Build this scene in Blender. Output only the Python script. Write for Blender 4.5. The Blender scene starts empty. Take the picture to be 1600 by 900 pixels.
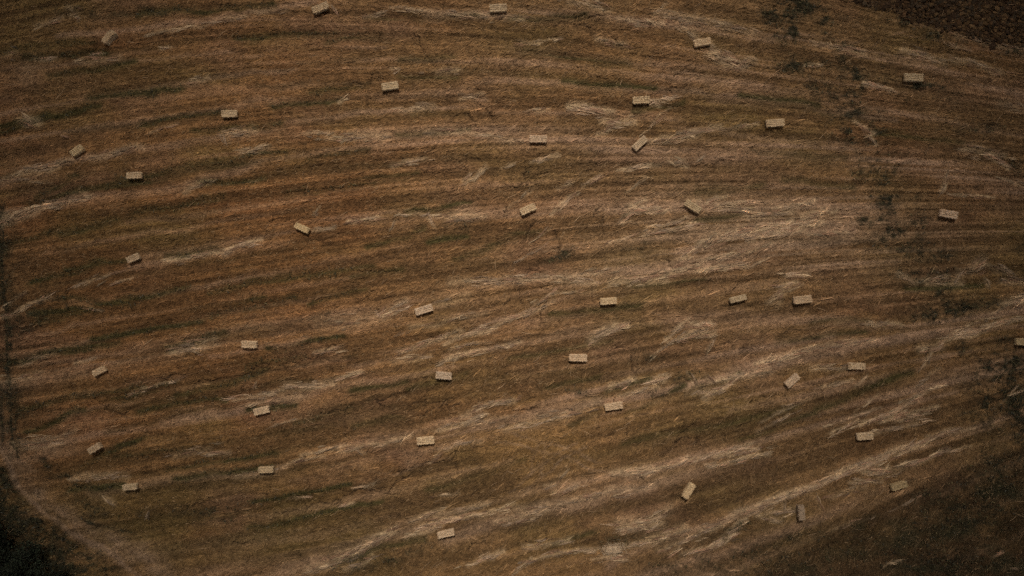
import bpy, math, random
import numpy as np
from mathutils import Vector

S = 0.0354                     # metres per photo pixel (1600 wide)
CAM_H = 37.7
def PX(u, v): return ((u - 800.0) * S, (450.0 - v) * S)

scene = bpy.context.scene
COL = scene.collection
# ---------------------------------------------------------------- camera
cd = bpy.data.cameras.new("camera"); cam = bpy.data.objects.new("camera", cd); COL.objects.link(cam)
cd.sensor_width = 36.0; cd.lens = 36.0 * CAM_H / (1600 * S)
cd.clip_start = 0.5; cd.clip_end = 3000
cam.location = (0, 0, CAM_H); cam.rotation_euler = (0, 0, 0)
scene.camera = cam
# ---------------------------------------------------------------- sky, sun, exposure
SUN_EL = math.radians(56); SUN_AZ = 0.0          # sun stands over the top edge of the photo (+Y)
w = bpy.data.worlds.new("World"); scene.world = w; w.use_nodes = True
nt = w.node_tree; bg = nt.nodes["Background"]
sky = nt.nodes.new("ShaderNodeTexSky"); sky.sky_type = 'NISHITA'; sky.sun_disc = False
sky.sun_elevation = SUN_EL; sky.sun_rotation = 0.0; sky.dust_density = 3.0; sky.air_density = 1.0
nt.links.new(sky.outputs[0], bg.inputs[0]); bg.inputs[1].default_value = 0.045
sd = bpy.data.lights.new("sun", 'SUN'); sd.energy = 3.0; sd.angle = math.radians(11); sd.color = (1.0, 0.93, 0.84)
sun = bpy.data.objects.new("sun", sd); COL.objects.link(sun)
sun.rotation_euler = (-(math.pi / 2 - SUN_EL), 0, 0); sun.location = (0, 60, 110)
vs = scene.view_settings; vs.view_transform = 'Standard'; vs.look = 'None'; vs.gamma = 1.0; vs.use_curve_mapping = False
vs.exposure = 0.54
scene.render.engine = 'CYCLES'
scene.cycles.max_bounces = 6; scene.cycles.diffuse_bounces = 4; scene.cycles.use_denoising = False
scene.render.filter_size = 1.3

# ---------------------------------------------------------------- helpers
rng = np.random.default_rng(7)
def h2(ix, iy, seed):
    x = (ix.astype(np.int64) * 374761393 + iy.astype(np.int64) * 668265263 + seed * 1442695041) & 0xffffffff
    x = ((x ^ (x >> 13)) * 1274126177) & 0xffffffff
    x = ((x ^ (x >> 16)) * 2246822519) & 0xffffffff
    return ((x ^ (x >> 15)) & 0xffffff) / float(0xffffff)
def vn(x, y, seed=0):                           # value noise, about -1..1
    ix = np.floor(x); iy = np.floor(y); fx = x - ix; fy = y - iy
    fx = fx * fx * (3 - 2 * fx); fy = fy * fy * (3 - 2 * fy)
    a = h2(ix, iy, seed); b = h2(ix + 1, iy, seed); c = h2(ix, iy + 1, seed); d = h2(ix + 1, iy + 1, seed)
    return 2 * ((a * (1 - fx) + b * fx) * (1 - fy) + (c * (1 - fx) + d * fx) * fy) - 1
def fbm(x, y, seed=0, o=4, g=0.5):
    s = 0; a = 1; t = 0
    for i in range(o):
        s = s + a * vn(x * 2 ** i + 17.3 * i, y * 2 ** i - 9.1 * i, seed + i * 31); t += a; a *= g
    return s / t * 1.5
def sst(a, b, x):
    t = np.clip((x - a) / (b - a), 0, 1); return t * t * (3 - 2 * t)
def lin(c):
    c = np.array(c, float) / 255.0
    return np.where(c <= 0.04045, c / 12.92, ((c + 0.055) / 1.055) ** 2.4)
GAIN = 1.9                                       # display colours of the sunlit field -> real reflectance
def A(r, g, b): return lin((r, g, b)) * GAIN

# ---------------------------------------------------------------- field coordinates
def stretch(lo, hi, step, far):
    d = list(np.arange(lo, hi + step, step)); a = []; x = d[-1]; s = step
    while x < far: s *= 1.32; x += s; a.append(x)
    b = []; x = d[0]; s = step
    while x > -far: s *= 1.32; x -= s; b.append(x)
    return np.array(b[::-1] + d + a)
U1 = stretch(-110, 1712, 1.6, 26000); V1 = stretch(-110, 1012, 1.6, 26000)
U, V = np.meshgrid(U1, V1)                      # rows are v
# direction of the crop rows (slope dv/du) read at points of the field
SL = [(60,60,-.12),(300,60,-.13),(100,150,-.11),(300,150,-.10),(600,60,0),(500,130,-.03),(800,60,.07),(1000,40,.13),(1250,40,.17),(1500,90,.2),
(1000,130,.12),(1200,150,.1),(1400,170,.13),(1580,150,.15),(1000,240,.02),(1400,300,.03),(1580,300,.05),(700,230,.02),(400,260,-.08),(100,260,-.2),(100,370,-.2),
(300,370,-.13),(600,350,-.1),(850,340,-.08),(1100,350,-.1),(1400,430,-.08),(1580,450,-.15),(100,500,-.15),(300,500,-.17),(500,460,-.18),(700,470,-.16),
(900,460,-.08),(1100,480,-.08),(1300,480,-.08),(1300,560,-.2),(1500,560,-.3),(100,600,-.18),(300,610,-.18),(500,600,-.2),(700,590,-.2),(900,570,-.15),
(1100,600,-.25),(700,660,-.22),(1000,680,-.25),(1300,680,-.33),(1550,700,-.4),(200,720,-.12),(400,700,-.16),(600,740,-.22),(900,760,-.22),(1200,770,-.38),
(400,800,-.12),(250,850,.02),(600,840,-.3),(800,850,-.32),(1000,850,-.3),(1300,850,-.35),(1550,850,-.35)]
def basis(x, y):
    return [x, x*x, x*y, x*x*x, x*x*y, x*y*y, y*y, y*y*y, x**4, x**3*y, x*x*y*y, x*y**3]
def dbx(x, y):
    return [1+0*x, 2*x, y, 3*x*x, 2*x*y, y*y, 0*x, 0*x, 4*x**3, 3*x*x*y, 2*x*y*y, y**3]
def dby(x, y):
    return [0*x, 0*x, x, 0*x, x*x, 2*x*y, 2*y, 3*y*y, 0*x, x**3, 2*x*x*y, 3*x*y*y]
sp = np.array(SL, float); sx = (sp[:,0]-800)/800; sy = (sp[:,1]-450)/800; ss = sp[:,2]
MA = np.array(dbx(sx, sy)).T + ss[:,None]*np.array(dby(sx, sy)).T
REG = 0.05*np.eye(12)
coef = np.linalg.lstsq(np.vstack([MA, REG]), np.concatenate([-ss, np.zeros(12)]), rcond=None)[0]
def phi(u, v):
    uc = np.clip(u, -150, 1750); vc = np.clip(v, -150, 1050)
    x = (uc-800)/800; y = (vc-450)/800
    f = y
    for c, b in zip(coef, basis(x, y)): f = f + c*b
    return f*800 + 450 + (v - vc)
PHI = phi(U, V)
pu = np.gradient(PHI, axis=1)/np.gradient(U, axis=1); pv = np.gradient(PHI, axis=0)/np.gradient(V, axis=0)
SLOPE = -pu/np.where(np.abs(pv) < .2, .2, pv)    # local dv/du of the rows

# warp for irregular edges
WU = U + 9*fbm(U/60, V/60, 5, 3); WV = V + 5*fbm(U/40, V/40, 9, 3)
def box(pad, us, vs_):
    i0 = np.searchsorted(U1, min(us)-pad); i1 = np.searchsorted(U1, max(us)+pad)
    j0 = np.searchsorted(V1, min(vs_)-pad); j1 = np.searchsorted(V1, max(vs_)+pad)
    return slice(max(j0,0), j1), slice(max(i0,0), i1)
def segdist(u, v, u0, v0, u1, v1):
    du, dv = u1-u0, v1-v0; L2 = du*du+dv*dv+1e-9
    t = np.clip(((u-u0)*du+(v-v0)*dv)/L2, 0, 1)
    return np.hypot(u-u0-t*du, v-v0-t*dv), t
def stroke(F, pts, wid, st, soft=1.0, warp=True, taper=True):
    for k in range(len(pts)-1):
        (u0, v0), (u1, v1) = pts[k], pts[k+1]
        b = box(wid*3+20, (u0, u1), (v0, v1))
        uu = (WU if warp else U)[b]; vv = (WV if warp else V)[b]
        d, t = segdist(uu, vv, u0, v0, u1, v1)
        m = st*np.exp(-(d/(wid*soft))**2)
        F[b] = np.maximum(F[b], m)
def blob(F, u, v, ru, rv, ang, st):
    r = max(ru, rv)*2.2+20
    b = box(r, (u, u), (v, v)); a = math.radians(ang)
    x = WU[b]-u; y = -(WV[b]-v)
    p = (x*math.cos(a)+y*math.sin(a))/ru; q = (-x*math.sin(a)+y*math.cos(a))/rv
    F[b] = np.maximum(F[b], st*np.exp(-(p*p+q*q)))

# dark olive low strips between the rows (left half of the field)
DARK = np.zeros_like(U)
for s in [(0,195,60,183),(20,200,130,172),(100,118,190,100),(160,152,260,140),(0,78,120,68),(250,20,400,12),(60,88,140,83),(60,300,110,283),(70,312,200,285),(330,287,400,278),
(398,243,442,240),(200,277,285,262),(15,380,100,358),(90,365,165,348),(278,398,330,391),(30,562,112,545),(110,548,176,536),(168,526,240,514),(238,513,302,505),
(272,541,342,525),(345,492,402,470),(60,490,140,487),(55,668,122,646),(60,632,192,610),(190,622,262,600),(240,640,332,625),(300,612,402,583),(400,572,462,558),
(400,482,455,468),(480,656,562,634),(560,667,622,654),(150,722,212,690),(200,714,282,702),(290,727,402,708),(300,745,400,728),(130,765,190,758),(60,500,110,495),(110,470,190,478),
(500,470,560,455),(420,440,560,420),(180,145,250,140),(500,145,560,135),(440,165,520,155),(395,60,500,50),(520,62,580,55),(600,30,720,28),(640,95,700,90),(560,285,640,275),(500,250,560,240),
(820,30,900,28),(850,85,960,100),(1000,170,1060,165),(1180,150,1260,160),(900,130,1000,138),(640,118,700,122),(660,175,720,178),(400,640,450,632),(420,820,560,790),(420,780,520,760),
(550,870,640,845),(690,760,800,725),(870,605,930,590),(960,610,1000,595),(930,540,820,560),(1000,690,1090,668),(870,848,920,835),(930,650,900,660),(1060,610,1000,640),(1150,590,1100,610),
(1140,660,1230,640),(1180,680,1260,650),(650,330,720,320),(590,380,650,360),(680,375,720,368),(730,395,820,370),(560,430,620,420),(1010,445,1090,440),(880,490,980,480),(1100,300,1180,290),
(1280,505,1340,500),(1240,530,1330,520),(1440,450,1520,445),(1300,630,1400,590),(1100,345,1160,330),(620,600,560,610),(650,605,720,590),(440,545,520,530),(350,455,440,435),(200,470,280,450),
(240,190,330,176),(330,205,420,196),(320,260,400,246),(230,330,330,310),(120,420,200,404),(60,440,120,424),(470,300,560,290),(640,210,720,205),(1200,240,1300,245),(1240,285,1320,290),(1380,210,1480,222)]:
    u0, v0, u1, v1 = s
    if u0 > u1: u0, v0, u1, v1 = u1, v1, u0, v0
    e_ = .22*(u1-u0); sl_ = (v1-v0)/(u1-u0+1e-6)*e_
    stroke(DARK, [(u0-e_, v0-sl_), (u1+e_, v1+sl_)], 5.6, .92 if u0 < 480 else .74)
# long continuous dark furrows between the swaths
FUR = np.zeros_like(U)
for pts, wd, st in [([(62,666),(154,645),(240,628),(342,614),(404,604),(480,590)],5,.9),([(171,680),(222,662),(308,645),(393,625),(480,606)],5,.8),([(116,731),(144,720),(178,703),(219,686),(274,680)],3.2,.9),
 ([(171,720),(240,714),(325,700),(410,680),(513,664),(610,642),(700,622)],7.5,1),([(154,744),(240,738),(325,724),(428,707),(547,676),(660,655)],5.5,.9),([(103,772),(190,762)],6,.6),([(219,768),(308,758),(428,738),(547,718),(650,695)],4.5,.8),
 ([(253,806),(342,796),(445,785),(547,768),(640,742),(740,715)],8,.85),([(137,816),(205,833),(250,832)],3,.8),([(330,850),(440,832),(547,812),(640,790)],7,.75),([(393,880),(547,852),(640,822)],7,.7),
 ([(0,215),(50,208),(195,195),(281,180),(360,170)],5.5,.9),([(30,297),(130,277),(200,265)],6,.9),([(39,312),(117,300),(219,285),(332,265),(438,242),(520,235)],6.5,1),([(300,293),(414,274),(520,262),(640,255)],5.5,.9),
 ([(0,392),(78,368),(164,348),(274,338),(360,325)],6.5,1),([(90,392),(215,380),(300,370)],7,.6),([(219,408),(332,391),(420,375)],4,.8),([(280,490),(340,478),(469,463),(586,432),(660,415)],7,.9),([(0,572),(110,546),(240,515),(345,491),(460,468),(560,446)],5.5,1),
 ([(100,592),(270,547),(400,516),(520,490)],4.5,.8),([(160,630),(300,600),(420,578),(560,553)],4.5,.85),([(-20,150),(150,140),(400,112),(600,88)],5,.8),([(-20,36),(200,22),(330,3)],6,.9),([(400,138),(600,125),(800,112)],4.5,.7),([(-20,100),(150,84),(330,64),(480,50)],5,.8),
 ([(60,450),(220,425),(400,400),(520,372)],5,.7),([(200,340),(350,310),(500,300)],4.5,.6),
 ([(700,250),(900,255),(1100,262),(1300,285)],6,.7),([(700,110),(900,122),(1100,148),(1300,178),(1500,205)],6,.8),([(800,80),(950,100),(1100,118)],5,.6),([(560,65),(700,60),(850,60),(1000,75)],6,.6),([(850,365),(1000,360),(1120,340)],6,.5),
 ([(500,438),(700,412),(900,405),(1050,380)],7,.65),([(850,505),(1000,482),(1200,478),(1400,468)],6,.7),([(580,625),(760,592),(900,583),(1050,558)],6,.7),([(560,705),(700,668),(850,612)],5,.6),([(650,790),(800,738),(1000,700),(1200,652),(1400,590)],9,.75),
 ([(700,862),(900,806),(1100,770),(1250,728)],7,.7),([(1000,642),(1200,600),(1400,562)],7,.6),([(640,470),(760,490),(900,500)],5,.0),([(1200,375),(1400,385),(1550,400)],9,.6),([(1150,300),(1350,305),(1600,330)],7,.6),([(1050,535),(1250,520),(1450,495)],7,.6),([(1250,560),(1400,545),(1600,500)],6,.5),
 ([(960,855),(1080,845),(1200,812)],8,.7),([(740,890),(900,845),(960,820)],7,.6),([(1200,620),(1350,585),(1500,545)],6,.6),([(900,30),(1100,70),(1300,105),(1600,190)],5,.6),([(1200,10),(1400,60),(1600,110)],6,.5),([(1180,905),(1370,828),(1620,740)],7,.7),([(1330,905),(1530,818),(1620,790)],7,.6),([(1050,905),(1250,838),(1440,770)],6,.6)]:
    stroke(FUR, pts, wd, st)
# dark weedy patches on the right and along the left edge
WEED = np.zeros_like(U)
for b in [(1215,22,30,14,-20,1.1),(1240,10,50,18,0,.8),(1288,38,12,25,10,.9),(1255,104,50,9,0,1.0),(1312,95,14,30,8,.9),(1330,118,26,16,0,.9),(1280,140,28,14,0,.8),(1335,165,18,30,0,.85),(1350,135,14,10,0,.7),
(1370,255,40,24,0,.55),(1352,270,26,18,0,.5),(1385,315,22,16,0,.7),(1420,310,14,9,0,.7),(1402,360,16,11,20,1.2),(1350,345,12,7,0,.7),(1430,392,34,14,0,1.0),(1470,398,24,12,0,.8),(1450,345,50,16,0,.5),
(1385,120,0.1,.1,0,0),(1440,135,40,7,-5,.9),(1485,488,55,15,8,.95),(1460,430,45,14,5,.7),(1540,470,40,14,5,.6),(1570,590,48,34,20,1.1),(1595,640,30,60,0,1.1),(1540,640,40,40,0,.7),(1580,540,30,12,0,.7),
(1380,380,20,12,0,.6),(1590,260,30,10,-20,.7),(1480,60,70,9,-12,.7),(1405,30,30,7,-10,1.0),(1585,80,30,8,-12,.8),(1540,200,40,12,0,.5),
(1443,772,25,7,10,.8),(1250,840,60,16,0,.5),(1400,850,120,30,15,.6),(1520,800,120,50,20,.8),(1560,740,70,30,20,.8),(1500,880,140,30,0,.7),(1230,885,120,25,10,.5),(1090,885,100,18,0,.5),(1180,860,60,14,20,.6),
(1160,825,30,9,10,.8),(980,845,60,8,5,.6),(620,870,70,12,20,.5),(560,880,60,14,10,.4),(1010,560,20,8,0,.6),(1080,590,25,9,10,.8),(910,612,20,8,0,.6),(1020,615,18,8,0,.6),
(870,400,25,10,10,.7),(730,350,35,7,5,.6),(1010,380,40,9,15,.5),(820,270,60,10,0,.3),(250,800,60,14,10,.35),(330,800,70,16,8,.5),(150,795,40,14,-25,.5),(140,760,30,8,0,.7),(70,725,14,8,-30,.9),(110,745,30,6,10,.7),
(30,500,30,10,30,.7),(70,475,30,14,0,.6),(50,505,40,8,40,.5),(160,20,120,10,0,.4),(80,90,60,7,0,.5)]:
    blob(WEED, *b)
for pts, wd, st in [([(6,330),(4,420),(9,500),(12,560),(16,600),(19,680),(28,700)],3.2,1.0),([(2,610),(3,680)],4,.9),([(26,610),(25,680),(34,695)],3,.7),([(60,775),(85,805),(92,815)],7,.45),
                    ([(0,745),(40,800),(90,845),(150,880)],13,.95),([(40,800),(110,850),(160,890)],12,.8),([(-10,775),(60,845),(125,905)],22,1.3),([(128,806),(150,820),(200,832)],3,.6),([(150,872),(190,900)],8,.45)]:
    stroke(WEED, pts, wd, st)
BR = np.zeros_like(U)
stroke(BR, [(1190,0),(1260,60),(1300,130),(1345,200),(1375,290),(1405,370),(1450,440),(1490,500),(1560,590),(1600,660)], 34, .95)
stroke(BR, [(1450,470),(1560,440),(1620,400)], 30, .6); stroke(BR, [(1500,800),(1620,740)], 70, .7); stroke(BR, [(1380,120),(1480,150)], 24, .7); stroke(BR, [(1230,20),(1340,20)], 20, .6)
WEED = np.maximum(WEED, BR*np.clip(1.5*fbm(U/30, V/17, 171, 4, .7)+.16, 0, 1))
WEED *= np.clip(.68 + 1.15*fbm(U/20, V/12, 77, 5, .75) + .5*fbm(U/5, V/4, 78, 2), 0, 1.7)
CL = sst(-26, 30, (V-765) - U*1.04 + 22*fbm(U/30, V/30, 401, 4))*np.where((U > -900) & (U < 220) & (V < 1500), 1, 0)*sst(-500, -60, U + 0*V)
WEED = np.maximum(WEED, CL*np.clip(.85+.5*fbm(U/12, V/10, 402, 3), 0, 1))
for pts, wd, st in [([(6,325),(4,420),(9,500),(12,560),(16,600),(19,680),(30,715)],2.6,.9),([(2,600),(4,690)],4,.8),([(27,600),(25,680),(36,700)],3,.6)]:
    stroke(WEED, pts, wd, st, warp=False)
EDG = np.zeros_like(U); stroke(EDG, [(2,330),(6,500),(14,600),(22,700)], 22, .55)
WEED = np.maximum(WEED, EDG*np.clip(.6+1.2*fbm(U/14, V/18, 403, 4), 0, 1.3))
WEED = np.clip(WEED, 0, 1)
# pale trodden track round the corner
PATH = np.zeros_like(U)
stroke(PATH, [(-60,560),(-20,650),(4,705),(22,745),(55,787),(84,812),(120,835),(155,858),(190,877),(215,895),(260,950)], 6, 1.1)
stroke(PATH, [(-60,540),(-12,640),(12,700),(40,745),(75,785),(110,812),(150,835),(200,862),(260,890),(300,940)], 16, .6)
stroke(PATH, [(0,690),(40,720),(110,690)], 14, .5); stroke(PATH, [(215,860),(160,855)], 14, .5); stroke(PATH, [(171,857),(212,898)], 8, .8)
# faint crossing wheel marks below the middle
for pts in [[(770,688),(840,700),(930,730),(990,748)],[(782,672),(860,690),(950,722)],[(905,690),(850,725),(800,770)],[(920,697),(868,732),(815,780)],[(560,735),(620,742),(700,715)],[(840,690),(835,740)],[(852,690),(850,742)]]:
    stroke(PATH, pts, 2.2, .38)
# ploughed strip beyond the top right corner
edge = (V - (-6 + (U-1290)*.285)) + 7*fbm(U/50, V/50, 21, 3)
PLOW = sst(4, -7, edge)*sst(1230, 1330, U)
PLOW = np.where(U > 6000, 0, PLOW)

# ribbons / wisps of pale loose straw: (u, v, length, width, angle, strength)
W = [(60,264,120,9,14,1),(185,238,75,9,14,.9),(30,338,60,12,25,1),(80,322,110,10,12,1),(125,312,40,6,10,.8),(380,384,55,6,14,1.3),(310,400,95,7,8,.8),(165,432,60,5,20,.7),(400,236,55,8,8,.9),(310,292,40,6,16,.9),
(372,208,50,10,10,.8),(45,478,60,5,25,1),(10,492,30,5,5,.9),(137,562,26,5,12,.9),(292,545,50,14,5,.8),(310,540,60,12,10,.6),(405,616,80,5,8,1.1),(485,601,70,10,4,1.1),(545,589,40,6,16,1.1),(515,548,45,5,10,1.0),(430,622,80,10,10,.6),
(300,705,60,9,8,.6),(345,708,40,6,3,.9),(60,692,70,14,5,.8),(95,680,60,5,12,.8),(165,744,80,9,4,.8),(130,752,30,4,-5,.8),(618,483,44,12,22,1),(588,490,20,12,-35,.6),(545,500,90,20,8,.4),(568,343,40,5,8,1.3),(510,357,34,6,14,.8),
(632,336,26,3,5,1.2),(685,336,70,5,0,.6),(496,330,14,2,58,1.3),(615,350,12,2,60,.9),(675,345,20,4,-60,.8),(730,340,60,10,3,.7),(745,275,50,5,35,.9),(730,278,20,3,40,1),(800,258,20,3,25,1),(640,16,60,5,-6,.9),(583,24,34,5,10,1),
(740,26,170,9,-4,.6),(655,166,55,7,5,.7),(740,150,36,5,0,1),(620,110,14,3,20,1),(540,155,14,5,30,1.1),(700,112,30,9,5,.8),(560,215,90,9,2,.7),(760,213,90,7,-8,.8),(700,205,60,8,0,.6),(640,255,60,6,8,.7),
(920,171,58,9,-5,1.6),(845,172,30,4,5,.9),(958,195,60,4,38,.9),(965,190,50,10,5,.8),(1035,156,44,4,8,1.3),(1030,188,70,2,38,1.2),(1020,160,40,5,-10,1),(1135,95,55,12,-22,1.1),(1158,98,35,8,15,.9),(1120,80,30,8,-35,.7),(1080,58,44,7,-32,.8),
(955,67,45,8,-15,.8),(870,63,26,3,14,1.2),(835,70,30,5,-5,.9),(1000,35,60,8,-8,.8),(1080,32,120,11,-8,.75),(1150,45,60,8,-10,.7),(920,10,70,10,-12,.8),(1030,15,20,8,45,.5),(1100,205,70,7,5,.9),(1060,215,80,8,8,.8),(1170,195,40,5,12,.7),
(1060,255,26,8,-15,1),(1000,262,60,5,8,1),(1095,247,20,3,35,.9),(1370,135,44,6,-14,1.5),(1350,165,0.1,1,0,0),(1350,200,30,4,-35,.8),(1358,218,20,4,-45,1),(1310,75,80,7,-12,.8),(1440,88,60,9,-15,.8),(1520,100,80,9,-14,.7),(1270,103,30,2,5,1.3),
(1478,280,36,2,78,1.3),(1473,290,24,5,60,.8),(1562,252,34,6,-28,1.3),(1540,240,60,14,-10,.7),(1590,285,40,4,-18,.9),(1520,307,70,3,-5,1),(1600,170,60,12,-10,.5),(1520,60,60,8,-14,.5),(1590,76,60,6,-10,.7),(1500,75,34,3,-15,.8),
(1013,327,60,6,4,1.3),(995,318,22,6,25,1),(1000,333,60,4,5,1.1),(1040,350,60,4,12,1.3),(1055,357,60,5,8,1.1),(1030,362,50,5,12,.9),(977,342,22,4,35,1.1),(985,370,50,3,22,1.1),(960,375,24,3,20,.9),(1078,315,20,6,0,.9),(1110,312,24,3,38,1.2),
(1120,308,26,4,12,.9),(1140,320,40,8,5,1),(1165,328,50,7,-5,.9),(1095,383,60,9,35,1),(1130,372,60,9,25,1.1),(1165,360,60,8,16,1.25),(1205,352,60,8,10,1.3),(1185,368,40,5,20,1.2),(1220,362,60,9,8,1.5),(1250,352,60,7,8,1.4),(1275,335,50,7,12,1.1),
(1240,322,60,8,8,.9),(1290,365,60,5,3,1),(1200,335,70,9,5,.8),(1150,398,50,3,20,1.1),(1120,402,60,4,16,1),(1180,390,50,3,22,1),(1060,420,70,7,12,1),(1130,418,70,7,10,1),(1180,412,40,3,22,.9),(1000,438,80,9,8,.9),(1240,430,36,6,3,1.3),
(1225,445,30,6,10,.8),(1215,458,34,8,40,.8),(1215,462,30,8,80,.5),(1240,449,20,3,30,1),(840,433,110,8,2,1),(760,440,110,10,3,.8),(905,438,60,7,-3,.9),(850,465,40,6,30,.9),(840,484,50,6,28,1),(900,455,70,3,5,.9),(700,470,60,9,12,.5),
(880,320,44,4,42,1.2),(890,312,50,3,38,1),(885,290,20,6,25,1),(930,281,30,5,32,1.2),(998,288,36,3,40,1),(850,250,40,5,8,.8),(858,246,20,3,20,1),(812,310,50,2,42,.8),(850,362,40,2,40,.8),(855,380,60,2,35,.7),(820,402,30,2,25,.8),
(945,521,50,10,26,1.2),(965,513,30,8,10,1),(1095,508,34,6,4,1.3),(1058,515,40,5,40,1),(1075,525,60,7,18,.9),(1095,525,50,7,12,.9),(1035,545,40,3,42,1),(1110,540,20,4,60,.6),(925,425,60,5,5,.8),
(1025,595,34,7,14,1.2),(975,598,34,7,20,1),(1000,610,50,5,15,.8),(1085,592,30,2,-60,1.1),(1112,592,18,2,-50,1),(1130,605,60,9,32,.9),(1140,590,34,5,15,1),(1105,610,50,7,10,.7),(850,655,110,12,15,.7),(900,640,80,12,15,.6),
(760,634,90,7,18,1),(725,660,80,8,20,.8),(770,655,60,8,12,.7),(745,650,30,3,18,1.4),(790,628,30,5,12,1),(705,562,36,6,25,1.1),(745,551,60,5,14,1),(790,541,40,4,8,1.1),(730,540,60,5,12,.7),(675,533,110,6,18,.8),(740,520,100,6,22,.9),(780,505,70,6,20,.9),
(640,560,60,7,10,.6),(700,500,120,7,14,.5),(1020,735,36,4,16,1.5),(1005,738,26,5,10,1.1),(1058,725,34,4,26,1.3),(990,738,50,9,5,.8),(1105,712,60,4,18,1.2),(1150,702,60,6,14,1.4),(1165,706,50,5,12,1.1),(1140,722,70,6,10,.9),(1185,712,40,6,10,.8),
(890,763,34,7,25,1.1),(865,757,18,3,20,1.2),(960,770,120,9,10,.7),(860,790,100,12,10,.6),(820,810,80,10,14,.6),(880,745,30,8,40,.5),(605,832,36,5,25,1.3),(590,845,60,6,28,1.1),(550,865,70,8,25,1),(510,880,70,10,20,.9),(570,855,60,12,28,.6),
(690,815,70,7,15,1.1),(740,806,70,6,12,.9),(720,800,90,9,15,.7),(665,805,50,8,20,.8),(765,868,36,6,22,1.2),(745,878,40,5,18,.9),(780,800,60,8,20,.7),(660,830,60,7,20,.8),(560,880,50,9,20,.7),(850,870,70,6,15,.8),
(918,860,34,4,3,1.6),(890,862,50,5,6,.9),(945,873,44,4,12,1.1),(965,875,40,3,-5,.9),(815,882,30,5,40,.9),(850,850,70,8,8,.6),(1000,822,60,16,0,.8),(1020,812,60,14,30,.7),(1040,835,60,12,20,.7),(985,825,30,9,5,1.1),(1060,850,60,9,20,.7),
(1090,862,50,5,18,.8),(1055,862,20,4,35,1.2),(1110,855,60,7,22,.9),(1135,840,50,5,28,1.2),(1115,848,30,4,30,1.2),(1150,825,50,5,30,1),(1130,815,80,9,22,.8),(1180,795,90,8,20,.9),(1000,850,60,8,10,.6),
(1215,778,60,6,20,1.1),(1260,762,70,6,22,1.2),(1310,742,70,7,24,1.1),(1345,727,50,8,26,1.2),(1385,712,60,8,28,1.1),(1425,696,60,7,26,1.1),(1460,682,60,6,22,1),(1490,672,50,5,15,.8),(1220,800,40,7,10,.9),(1205,808,34,9,-10,.8),
(1372,735,34,8,0,1.4),(1360,750,34,4,-8,1.2),(1345,753,20,5,0,1),(1425,722,34,5,18,1.3),(1455,712,60,5,24,1),(1490,704,60,4,14,.8),(1400,735,60,7,20,.6),(1280,785,24,2,-60,.9),(1225,790,20,3,70,.8),(1325,768,60,6,18,.6),
(1225,560,50,8,16,1.1),(1205,566,40,6,14,1),(1260,548,60,6,14,.8),(1290,542,60,4,5,1),(1330,535,60,7,8,.9),(1300,575,60,8,5,.7),(1180,585,60,8,12,.6),(1505,522,44,8,12,1.6),(1530,516,30,5,10,1.2),(1560,506,50,6,16,1.3),(1585,498,30,6,2,1),
(1455,546,30,10,10,1.1),(1470,537,40,9,35,.8),(1450,562,30,6,60,.7),(1590,468,34,12,10,1.1),(1570,480,40,3,30,1),(1540,500,60,3,15,.9),(1380,507,60,4,-3,1),(1375,505,20,3,20,1),
(1530,414,24,12,40,1.1),(1515,425,50,4,28,1.1),(1560,418,40,7,-20,1.2),(1575,425,30,8,-30,1),(1500,432,20,7,60,1.2),(1460,435,60,7,10,.9),(1480,440,50,8,0,.9),(1590,440,40,9,-15,.9),(1420,435,30,8,-20,.8),(1545,440,14,4,-60,1),
(1345,648,60,3,18,1),(1370,655,60,5,20,1.1),(1400,640,60,6,25,1.1),(1440,615,70,5,22,.9),(1395,652,40,4,25,1.3),(1320,668,50,4,30,1),(1355,630,50,3,40,.9),(1345,595,30,3,40,1.1),(1300,600,60,4,12,.9),(1420,655,50,7,5,.8),(1440,645,50,7,10,.8),
(1400,668,70,6,10,.7),(1230,640,90,3,25,.8),(1210,660,60,4,25,.8),(1240,630,30,3,22,.8),(1450,590,50,4,35,.6),(1575,615,40,2,40,.8),(1590,612,20,2,20,1),(1358,863,0.1,1,0,0),(1558,864,18,4,30,1.4),(1590,886,30,3,2,1),(1395,878,26,4,12,.9),
(1420,785,60,3,28,.7),(1330,820,60,4,20,.4),(1240,560,0.1,1,0,0),(250,600,70,3,15,.9),(215,612,30,3,15,1),(150,95,70,7,8,.6),(75,92,20,6,0,1),(150,85,16,2,12,1.3),(120,28,12,5,0,.8),(115,18,12,12,-40,.5),(255,74,16,3,-5,1),(45,190,22,12,-25,1),(80,35,40,9,15,.6),
(18,80,10,10,0,.5),(270,48,60,5,8,.8),(340,36,90,5,9,.8),(50,115,2,30,60,.4),(100,214,16,2,-5,1.2),(310,123,30,7,15,.8),(350,215,20,6,-70,.7),(260,200,50,3,12,.7),(220,420,0.1,1,0,0),(30,282,90,5,-2,.7),(5,345,24,12,40,1),
(500,210,40,6,5,.8),(530,218,36,7,0,.9),(425,20,60,5,5,.6),(520,12,16,3,-45,.9),(190,440,36,3,22,.9),(140,440,50,10,20,.4),(150,485,30,3,-5,.9),(20,470,50,3,30,.8),(30,590,60,10,10,.5),(60,560,50,9,15,.5),(400,600,10,2,70,1.1),(445,660,40,3,18,.9),
(232,800,16,3,70,.6),(170,780,16,7,-30,.7),(700,715,0.1,1,0,0),(683,715,26,2,48,1.3),(560,760,26,3,8,1.1),(580,758,20,3,40,1),(470,777,30,3,3,1.2),(540,788,20,4,10,1.1),(560,705,24,3,-45,.8),(695,773,26,4,10,1),(720,695,60,5,15,.9),(630,740,0.1,1,0,0),
(500,705,70,6,14,.8),(470,720,70,5,12,.6),(560,700,60,6,12,.8),(620,690,50,6,14,.7),(400,740,60,6,8,.5)]
W = [q for q in W if q[2] > 1]
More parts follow.
